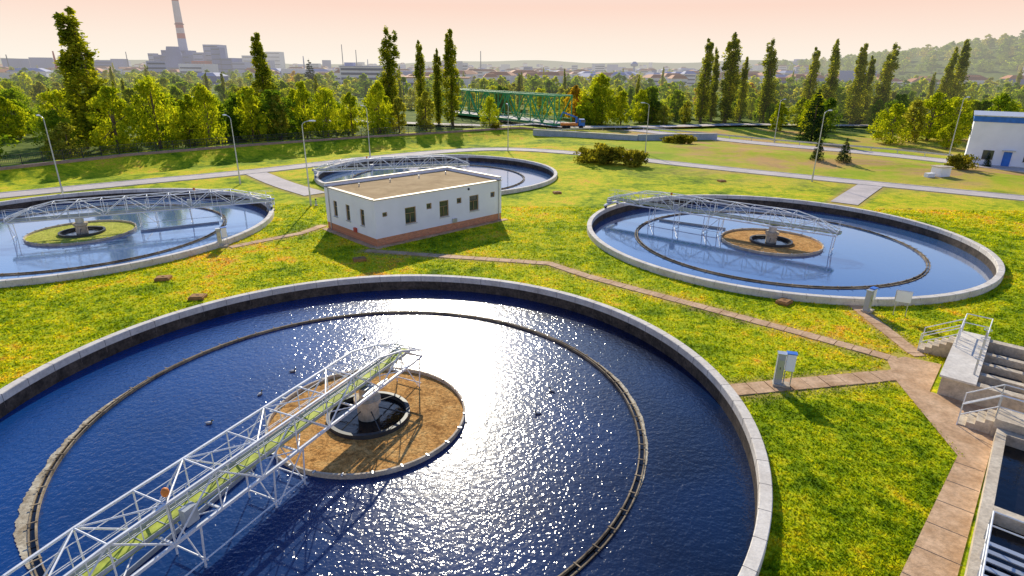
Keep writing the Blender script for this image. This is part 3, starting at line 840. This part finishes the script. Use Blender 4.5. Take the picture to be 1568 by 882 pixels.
m = MB(); blk(368, 398, 88, 900, 'w', 20); blk(405, 427, 82, 1000, 'w', 18); blk(398, 410, 95, 900, 'b', 18); m.obj('apartment_block')
m = MB(); Y = 430; x0, x1 = SX(516, Y), SX(592, Y)
m.box(((x0 + x1) / 2, Y + 9, 7), (x1 - x0, 18, 14), HZ['w'])
for z in (3, 6.2, 9.4, 12.3): m.box(((x0 + x1) / 2, Y - .05, z), ((x1 - x0) - 1.5, .3, 1.5), HZ['g'])
m.box(((x0 + x1) / 2, Y + 9, 14.2), (x1 - x0 + 1, 19, .5), HZ['b']); m.box((x0 + 5, Y + 9, 15.5), (6, 7, 2.2), HZ['b'])
m.obj('office_building')
m = MB(); m.box((SX(655, 380), 388, 4), (46, 18, 8), HZ['w']); m.box((SX(655, 380), 378.9, 4.5), (42, .3, 1.6), HZ['g']); m.box((SX(655, 380), 388, 8.3), (47, 19, .6), HZ['o']); m.obj('factory_hall')
m = MB(); m.box((SX(640, 560), 560, 5), (80, 18, 11), HZ['b']); m.box((SX(470, 620), 620, 5), (50, 18, 12), HZ['w']); m.box((SX(470, 620), 611, 6), (46, .5, 2), HZ['g']); m.obj('warehouse')
m = MB()
for px, py, Y, c in ((81, 84, 520, 'r'), (462, 88, 800, 'b'), (522, 70, 900, 'g'), (543, 78, 900, 'g'), (733, 78, 900, 'g'), (1175, 88, 900, 'g'), (192, 84, 900, 'g'), (8, 90, 700, 'g'), (640, 86, 1100, 'g'), (560, 92, 1000, 'b')):
    m.tube((SX(px, Y), Y, 0), (SX(px, Y), Y, SZ(py, Y)), 1.6 if c == 'r' else (.7 if c == 'g' else 1.6), HZ[c], 8, .5)
m.lathe([(0, 0), (5, 1), (5.5, 4), (2, 7), (0, 7)], HZ['b'], 16, (SX(968, 900), 900, SZ(100, 900)), closed=False); m.tube((SX(968, 900), 900, 0), (SX(968, 900), 900, SZ(100, 900)), 1.5, HZ['b'], 10)
m.obj('distant_masts')
# town fabric (one object)
m = MB()
for i in range(700):
    Y = 460 + 2600 * R_.random() ** 1.7; px = R_.uniform(-260, 1800)
    if px > 1250 and Y > 600 and Y < 1700: continue
    if px < 400 and Y < 790 and R_.random() < .4: continue
    X = SX(px, Y); wdt = R_.uniform(9, 26); dep = R_.uniform(9, 16); hgt = R_.uniform(6, 10) if R_.random() < .93 else R_.uniform(12, 19)
    if Y > 1400: hgt *= 1.2
    zg = float(zground(X, Y)); rot = R_.uniform(-.6, .6)
    m.box((X, Y, zg + hgt / 2), (wdt, dep, hgt), HZ[R_.choice('wwbwwa')], rot)
    if hgt < 13: m.box((X, Y, zg + hgt + 1.2), (wdt + 1, dep + 1, 2.4), HZ[R_.choice('ooob')], rot, .55)
    if Y < 1200:
        for k in range(int(hgt // 3.2)): m.box((X, Y, zg + 2 + 3.2 * k), (wdt * .9, dep + .4, 1.1), HZ['g'], rot)
for px, py, Y, w_ in ((1221, 86, 1500, 26), (1212, 90, 1500, 12), (1292, 82, 1400, 14), (1155, 95, 1500, 30), (1185, 97, 1400, 30), (1095, 98, 1400, 16), (497, 94, 1300, 14), (60, 94, 900, 24), (120, 97, 900, 30), (180, 95, 950, 18), (20, 96, 850, 26)):
    h_ = SZ(py, Y); m.box((SX(px, Y), Y, h_ / 2), (w_, 14, h_), HZ['a' if w_ < 28 else 'w'])
m.obj('town_buildings')

# ------------------------------------------------------------------ vegetation
def rot_rand(n_):
    q_ = rng.normal(size=(n_, 4)); q_ /= np.linalg.norm(q_, axis=1)[:, None]
    w_, x, y, z = q_.T
    a = np.stack([1 - 2 * (y * y + z * z), 2 * (x * y + z * w_), 2 * (x * z - y * w_)], 1)
    b = np.stack([2 * (x * y - z * w_), 1 - 2 * (x * x + z * z), 2 * (y * z + x * w_)], 1)
    return a, b
def leaf_tree(name, clumps, crad, per, lsize, trunk, leafmat, stretch=1.0):
    """clumps (n,3); each a cloud of small leaf quads; trunk: list of (p,q,r0,r1)"""
    n_ = len(clumps) * per
    C = np.repeat(clumps, per, 0); rr = np.repeat(crad, per)
    dv = rng.normal(size=(n_, 3)); dv /= np.linalg.norm(dv, axis=1)[:, None]
    dv *= (rng.random(n_) ** .45 * rr)[:, None]; dv[:, 2] *= stretch
    C = C + dv
    a, b = rot_rand(n_); s = lsize * (.6 + .8 * rng.random(n_))[:, None]
    a = a * s; b = b * s * .62
    vs = np.stack([C - a, C - b * .9, C + a, C + b * .9], 1).reshape(-1, 3)
    mb = MB()
    for p, q_, r0, r1 in trunk: mb.tube(p, q_, r0, M['bark'], 7, r1, False)
    tv = np.array([tuple(v) for v in mb.v]).reshape(-1, 3)
    nv = len(tv); V_ = np.vstack([tv, vs]) if nv else vs
    fq = (np.arange(n_ * 4).reshape(-1, 4) + nv)
    F_ = np.vstack([np.array(mb.f).reshape(-1, 4), fq]) if nv else fq
    me = bpy.data.meshes.new(name)
    me.vertices.add(len(V_)); me.vertices.foreach_set('co', V_.astype(np.float32).ravel())
    me.loops.add(len(F_) * 4); me.loops.foreach_set('vertex_index', F_.astype(np.int32).ravel())
    me.polygons.add(len(F_)); me.polygons.foreach_set('loop_start', np.arange(0, len(F_) * 4, 4, dtype=np.int32))
    mi = np.ones(len(F_), np.int32); mi[:len(mb.f)] = 0; me.polygons.foreach_set('material_index', mi)
    me.materials.append(M['bark']); me.materials.append(leafmat)
    me.update(calc_edges=True)
    return me
def proto_broad(name, H, Rw, leaf, n_=85, per=46, base=.22, lsize=.26):
    cl = []
    ph = rng.random(6) * 6.28
    while len(cl) < n_:
        t = rng.random(); th = rng.random() * 6.283
        prof = math.sin(math.pi * min(1, (t * .93 + .07)) ** .75) ** .6
        lob = 1 + .22 * math.sin(2 * th + ph[0]) + .16 * math.sin(3 * th + ph[1] + t * 4)
        r = Rw * prof * lob * (rng.random() ** .38)
        cl.append((r * math.cos(th), r * math.sin(th), H * (base + (1 - base) * t) * (1 + .04 * math.sin(th * 2 + ph[2]))))
    cl = np.array(cl); rad = Rw * (.20 + .16 * rng.random(n_)) * (1 - .35 * (cl[:, 2] / H) ** 3)
    tr = [((0, 0, -.3), (.1, 0, H * .35), .03 * H, .02 * H), ((.1, 0, H * .35), (0, .1, H * .8), .02 * H, .006 * H)]
    for i in range(9):
        c = cl[rng.integers(n_)]; z0 = H * (.2 + .4 * rng.random()); tr.append(((0, 0, z0), tuple(c), .011 * H, .004 * H))
    return leaf_tree(name, cl, rad, per, lsize, tr, leaf)
def proto_poplar(name, H, Rw, leaf, n_=180, per=44, lean=0):
    cl = []
    sp = [(0, 0, 1.0)] + [(rng.normal() * .5, rng.normal() * .5, .78 + .2 * rng.random()) for _ in range(3)]
    while len(cl) < n_:
        t = .06 + .94 * rng.random(); s = sp[rng.integers(len(sp))]
        if t > s[2]: continue
        tt = t / s[2]; prof = (min(1, tt * 4.5) ** .6) * (1 - tt ** 2.6) ** .85 * (.8 + .2 * math.sin(t * 19 + s[0] * 5))
        th = rng.random() * 6.283; r = Rw * prof * rng.random() ** .5
        cl.append((s[0] * t * 1.2 + r * math.cos(th) + lean * t * t, s[1] * t * 1.2 + r * math.sin(th), H * t))
    cl = np.array(cl); rad = .5 + .35 * rng.random(n_); rad *= 1 - .6 * (cl[:, 2] / H) ** 2
    tr = [((0, 0, -.3), (lean * .3, 0, H * .5), .32, .18), ((lean * .3, 0, H * .5), (lean * .9, 0, H * .93), .18, .03)]
    for i in range(14):
        c = cl[rng.integers(n_)]; z0 = max(1.0, c[2] - 2.5 - rng.random()); tr.append(((lean * (z0 / H) ** 2, 0, z0), tuple(c), .07, .02))
    return leaf_tree(name, cl, rad, per, .2, tr, leaf, 2.0)
def proto_spruce(name, H, leaf):
    cl = []; rad = []
    lv = int(H * 2)
    for i in range(lv):
        t = i / lv; z = H * (.08 + .9 * t); r = H * .24 * (1 - t) ** .85
        for k in range(max(3, int(9 * (1 - t) + 3))):
            th = rng.random() * 6.283
            for f in (.45, .9):
                cl.append((r * f * math.cos(th), r * f * math.sin(th), z - .18 * r * f)); rad.append(.16 * H * (1 - t) * .35 + .12)
    return leaf_tree(name, np.array(cl), np.array(rad), 14, .16, [((0, 0, -.2), (0, 0, H), .02 * H, .01)], leaf, .6)
def family(tag, **kw):
    rows = []
    for i, (r, b) in enumerate(((3.6, .10), (4.4, .08), (3.0, .12), (3.9, .05), (2.6, .06))):
        base_me = proto_broad('%s_%d' % (tag, i), 10, r, LEAF[0], base=b, **kw); row = [base_me]
        for c in range(1, 5):
            k_ = base_me.copy(); k_.materials[1] = LEAF[c]; row.append(k_)
        rows.append(row)
    return rows
BRO = family('broadleaf')
FAR = family('broadleaf_far', n_=42, per=20, lsize=.5)
POP = [proto_poplar('poplar_%d' % i, 21, r, LEAF_POP, lean=l) for i, (r, l) in enumerate(((1.7, .4), (1.4, -.3), (2.0, 0), (1.5, .8)))]
SPR = proto_spruce('spruce', 10, LEAF_SPRUCE)
SHR = [leaf_tree('shrub_mesh_%d' % i, np.stack([rng.normal(size=60) * .42, rng.normal(size=60) * .42, .15 + .75 * rng.random(60)], 1) * np.array([1, 1, .9]), .16 + .12 * rng.random(60), 55, .07, [((0, 0, -.1), (.1, 0, .5), .05, .02), ((0, 0, 0), (-.3, .1, .5), .04, .02), ((0, 0, 0), (.1, .3, .5), .04, .02)], LEAF_SHRUB, .8) for i in range(2)]
def inst(name, me, x, y, s, sz=None, rot=None, coll=None, dz=0):
    ob = bpy.data.objects.new(name, me)
    z = float(zground(x, y)) - .05 + dz
    ob.location = (x, y, z); ob.scale = (s, s, sz or s); ob.rotation_euler = (0, 0, R_.uniform(0, 6.28) if rot is None else rot)
    (coll or COL).objects.link(ob); return ob
# poplars : x, y, height, girth
for i, (x, y, h, g) in enumerate(((-73.2, 108, 23.5, 1.9), (-79, 112, 17, 1.5), (-65.7, 164, 22.5, 1.6), (-33.5, 167, 24, 1.5), (-24.3, 165, 21, 1.1), (-19.7, 162, 19, 1.0), (-15.9, 160, 23.5, 1.3), (-42, 230, 15, .8),
        (54, 178, 22.5, 1.4), (60.8, 177, 24, 1.6), (66, 180, 18, 1.2), (73, 179, 22.5, 1.45), (85, 180, 21, 1.3), (90, 178, 23, 1.4), (97.5, 178, 22, 1.35), (105.6, 180, 22, 1.6), (102, 181, 19, 1.2), (121, 176, 21, 1.3), (125, 178, 23, 1.3), (58, 181, 20, 1.1), (-100, 150, 17, 1), (170, 180, 22, 1.2))):
    s = h / 21; ob = inst('poplar_tree', POP[i % 4], x, y, s * g, s)
# individually visible broadleaf trees along the bank
near = [(-66, 101, 11, 1, 1), (-63, 108, 12.5, .8, 1), (-59, 112, 9.5, .9, 1), (-55, 110, 10, .85, 1), (-50, 117, 10.5, .9, 1), (-75, 100, 7.5, 1.1, 0), (-80, 88, 8, 1.3, 0), (-88, 84, 10, 1.2, 1), (-70, 95, 6, 1.1, 4), (-46, 120, 9, .9, 4), (-42, 124, 11, .6, 1), (-38, 125, 9.5, .7, 1), (-34, 129, 8.5, .8, 1),
        (-29, 133, 10.5, .7, 1), (-25, 134, 7.5, .9, 4), (-20, 140, 8.5, .8, 4), (-6, 152, 7.5, .8, 1), (-52, 124, 8, 1.1, 1), (-60, 122, 9, 1.1, 0), (-67, 118, 10, 1.1, 0), (-40, 132, 9, 1.1, 0), (-31, 140, 9, 1.1, 1),
        (18, 180, 10, .9, 3), (24, 173, 13, .9, 1), (30, 172, 9, .9, 1), (36, 176, 9, .9, 1), (42, 172, 5, 1, 4), (48, 172, 6, .9, 4), (81, 131, 8, 1.2, 1), (87, 134, 9, 1.1, 4), (93, 137, 10, 1.1, 1), (99, 139, 9, 1.2, 1), (106, 135, 10, 1.2, 0), (74, 152, 9, 1, 1), (68, 158, 7, 1, 1), (112, 140, 8, 1.3, 1), (120, 138, 9, 1.3, 4), (88, 123, 5, 1.2, 1)]
for i, (x, y, h, g, c) in enumerate(near):
    inst('broadleaf_tree', BRO[i % 5][c], x, y, h / 10 * g, h / 10)
for x, y, h in ((52.4, 103.8, 4.2), (55.6, 101.3, 4.3), (66.5, 136, 11.5), (79.0, 100.2, 2.4), (-97, 300, 18)):
    inst('spruce_tree', SPR, x, y, h / 10 * 1.15, h / 10)
for i, (x, y, s, sz) in enumerate(((15.6, 100.0, 3.3, 3.4), (19.8, 97.6, 2.3, 2.8), (12.9, 102.5, 2.2, 2.4), (35.5, 126.2, 2.6, 2.0), (71.2, 95.8, 2.0, 2.6), (33, 128, 1.6, 1.4), (-4, 142, 1.4, 1.5))):
    inst('shrub', SHR[i % 2], x, y, s, sz)

# mass of trees behind, one instanced collection
fc = bpy.data.collections.new('forest_trees')
def forest(fam, nc, ylo, yhi, pw, hmin, hmax, wts, gm=1.0):
    made = 0; tries = 0
    while made < nc and tries < nc * 6:
        tries += 1
        d = ylo + (yhi - ylo) * R_.random() ** pw; px = R_.uniform(-330, 1900); x = SX(px, d); y = d
        if y < float(ybound(x)) + 6: continue
        dx, dy = x - A.x, y - A.y; s_ = dx * e.x + dy * e.y; k_ = dx * n.x + dy * n.y
        if -2 < s_ < LN + 5 and -7 < k_ < 8: continue
        if 0 < k_ < 48 and -8 < s_ < LN + 3: continue      # open river reach beside the bridge
        if 25 < x < 60 and 165 < y < 175: continue
        if abs(y - 430) < 25 and SX(505, y) < x < SX(600, y): continue
        if abs(y - (300 + .25 * x)) < 10 and x > 20: continue       # a field strip
        if abs(y - (215 + .1 * x)) < 7 and 30 < x < 75: continue
        h = R_.uniform(hmin, hmax); g = R_.uniform(.85, 1.35) * gm
        if R_.random() < .05:
            inst('t', POP[made % 4], x, y, h * 1.45 / 21, None, coll=fc)
        else:
            inst('t', fam[made % 5][R_.choices(range(5), wts)[0]], x, y, h / 10 * g, h / 10, coll=fc)
        made += 1
forest(BRO, 330, 110, 230, 1.0, 5, 10, (7, 8, 2, .35, 4))
forest(FAR, 420, 225, 420, 1.0, 6.5, 11, (7, 7, 3, .8, 4), 1.1)
forest(FAR, 430, 400, 1000, 1.1, 7, 10.5, (6, 5, 4, 1.0, 3), 1.2)
forest(FAR, 240, 1000, 2400, 1.1, 9, 12, (5, 2, 5, 1, 3), 1.5)
k = 0
while k < 900:   # wooded hill
    x = R_.uniform(480, 1900); y = R_.uniform(620, 1500)
    if float(zground(x, y)) < 9: continue
    h = R_.uniform(13, 21); inst('t', FAR[k % 5][R_.choice((0, 0, 2, 2, 4, 0))], x, y, h / 10 * 1.3, h / 10 * .9, coll=fc); k += 1
fo = bpy.data.objects.new('distant_trees', None); fo.instance_type = 'COLLECTION'; fo.instance_collection = fc; COL.objects.link(fo)

# grass blades near the viewer (one object)
def build_grass(n_try=330000):
    d = 12 + 55 * rng.random(n_try) ** 1.7; ax = rng.uniform(-1.05, 1.05, n_try)
    x = ax * d * 1.0; y = d
    ok = np.ones(n_try, bool)
    for cx, cy in TANKS: ok &= np.hypot(x - cx, y - cy) > TR + .03
    for p_, w_ in PATHS: ok &= seg_dist(x, y, p_) > w_ / 2 + .35 * rng.random(n_try) ** 2
    for p_, w_ in ROADS: ok &= seg_dist(x, y, p_) > w_ / 2 + .3
    lx = (x - bf.x) * math.cos(a1) + (y - bf.y) * math.sin(a1); ly = -(x - bf.x) * math.sin(a1) + (y - bf.y) * math.cos(a1)
    ok &= ~((lx > -.7) & (lx < LX + .3) & (ly > -.7) & (ly < LY + .3))
    u = (x - O2.x) * U.x + (y - O2.y) * U.y; v = (x - O2.x) * V.x + (y - O2.y) * V.y
    ok &= ~((v > -2.3) & (u > -.2) & (u < 4)) & ~((u > -5.6) & (u <= 0.2) & (v > -1.5 - (u) * .66)) & ~((u <= -5.4) & (v > 1.75 - (-5.4 - u) * .06)) & ~((u > 0) & (u < 7.2) & (v > .2))
    x, y = x[ok], y[ok]; n_ = len(x)
    dist = np.hypot(x, y)
    th = rng.random(n_) * 6.283; hh_ = (.03 + .07 * rng.random(n_) ** 1.5) * (1 + dist / 120); w_ = (.012 + .012 * rng.random(n_)) * (1 + dist / 22)
    lean = rng.normal(size=(n_, 2)) * .05
    c, s = np.cos(th) * w_, np.sin(th) * w_
    z0 = np.zeros(n_)
    vs = np.stack([np.stack([x - c, y - s, z0], 1), np.stack([x + c, y + s, z0], 1), np.stack([x + lean[:, 0], y + lean[:, 1], hh_], 1)], 1).reshape(-1, 3)
    me = bpy.data.meshes.new('grass')
    me.vertices.add(len(vs)); me.vertices.foreach_set('co', vs.astype(np.float32).ravel())
    me.loops.add(n_ * 3); me.loops.foreach_set('vertex_index', np.arange(n_ * 3, dtype=np.int32))
    me.polygons.add(n_); me.polygons.foreach_set('loop_start', np.arange(0, n_ * 3, 3, dtype=np.int32))
    me.update(calc_edges=True); me.materials.append(GRASS)
    link(bpy.data.objects.new('grass', me))
build_grass()
# the faint haze term must not turn every leaf into a sampled lamp
for mm in bpy.data.materials:
    try: mm.cycles.emission_sampling = 'NONE'
    except Exception: pass

# ------------------------------------------------------------------ sky, sun
w = bpy.data.worlds.new('World'); scene.world = w; w.use_nodes = True; t = w.node_tree; t.nodes.clear()
sky = t.nodes.new('ShaderNodeTexSky'); sky.sky_type = 'NISHITA'; sky.sun_disc = False
sky.sun_elevation = math.radians(28.5); sky.sun_rotation = math.radians(-7.2); sky.dust_density = .6; sky.ozone_density = 3.0
tc = t.nodes.new('ShaderNodeTexCoord'); sp = t.nodes.new('ShaderNodeSeparateXYZ'); L(t, tc.outputs['Generated'], sp.inputs[0])
cr = ramp(t, [(0, (1.0, .93, .82)), (.035, (1.0, .86, .74)), (.085, (.99, .72, .60)), (.15, (.92, .80, .76)), (.24, (.78, .95, 1.15))], sp.outputs[2])
sc = t.nodes.new('ShaderNodeVectorMath'); sc.operation = 'SCALE'; sc.inputs[3].default_value = 10.0; L(t, cr.outputs[0], sc.inputs[0])
s2 = t.nodes.new('ShaderNodeVectorMath'); s2.operation = 'MULTIPLY'; s2.inputs[1].default_value = (.84, 1.16, 1.72); L(t, sky.outputs[0], s2.inputs[0])
f = maprange(t, sp.outputs[2], .16, .36, 1.0, 0.0)
mixed = mixc(t, f, s2.outputs[0], sc.outputs[0])
bg = N(t, 'ShaderNodeBackground', Strength=.1); L(t, mixed, bg.inputs[0])
wo = t.nodes.new('ShaderNodeOutputWorld'); L(t, bg.outputs[0], wo.inputs[0])
sun = bpy.data.lights.new('sun', 'SUN'); sun.energy = 5.0; sun.angle = math.radians(.5); sun.color = (1, .91, .72)
so = bpy.data.objects.new('sun', sun); so.rotation_euler = SUNDIR.to_track_quat('Z', 'Y').to_euler(); so.location = (0, 0, 60); COL.objects.link(so)

# ------------------------------------------------------------------ camera
th, ro, FP = .3573, .0092, 908.8
f_ = Vector((0, math.cos(th), -math.sin(th))); u_ = Vector((0, math.sin(th), math.cos(th))); r_ = Vector((1, 0, 0))
X_ = r_ * math.cos(ro) + u_ * math.sin(ro); Y_ = -r_ * math.sin(ro) + u_ * math.cos(ro); Z_ = -f_
mt = Matrix((X_, Y_, Z_)).transposed().to_4x4(); mt.translation = (0, 0, 15)
cam = bpy.data.cameras.new('camera'); cam.sensor_width = 36; cam.lens = FP / 1568 * 36; cam.clip_end = 12000; cam.clip_start = .1
co = bpy.data.objects.new('camera', cam); co.matrix_world = mt; COL.objects.link(co); scene.camera = co
scene.view_settings.view_transform = 'Standard'; scene.view_settings.look = 'None'; scene.view_settings.exposure = 0
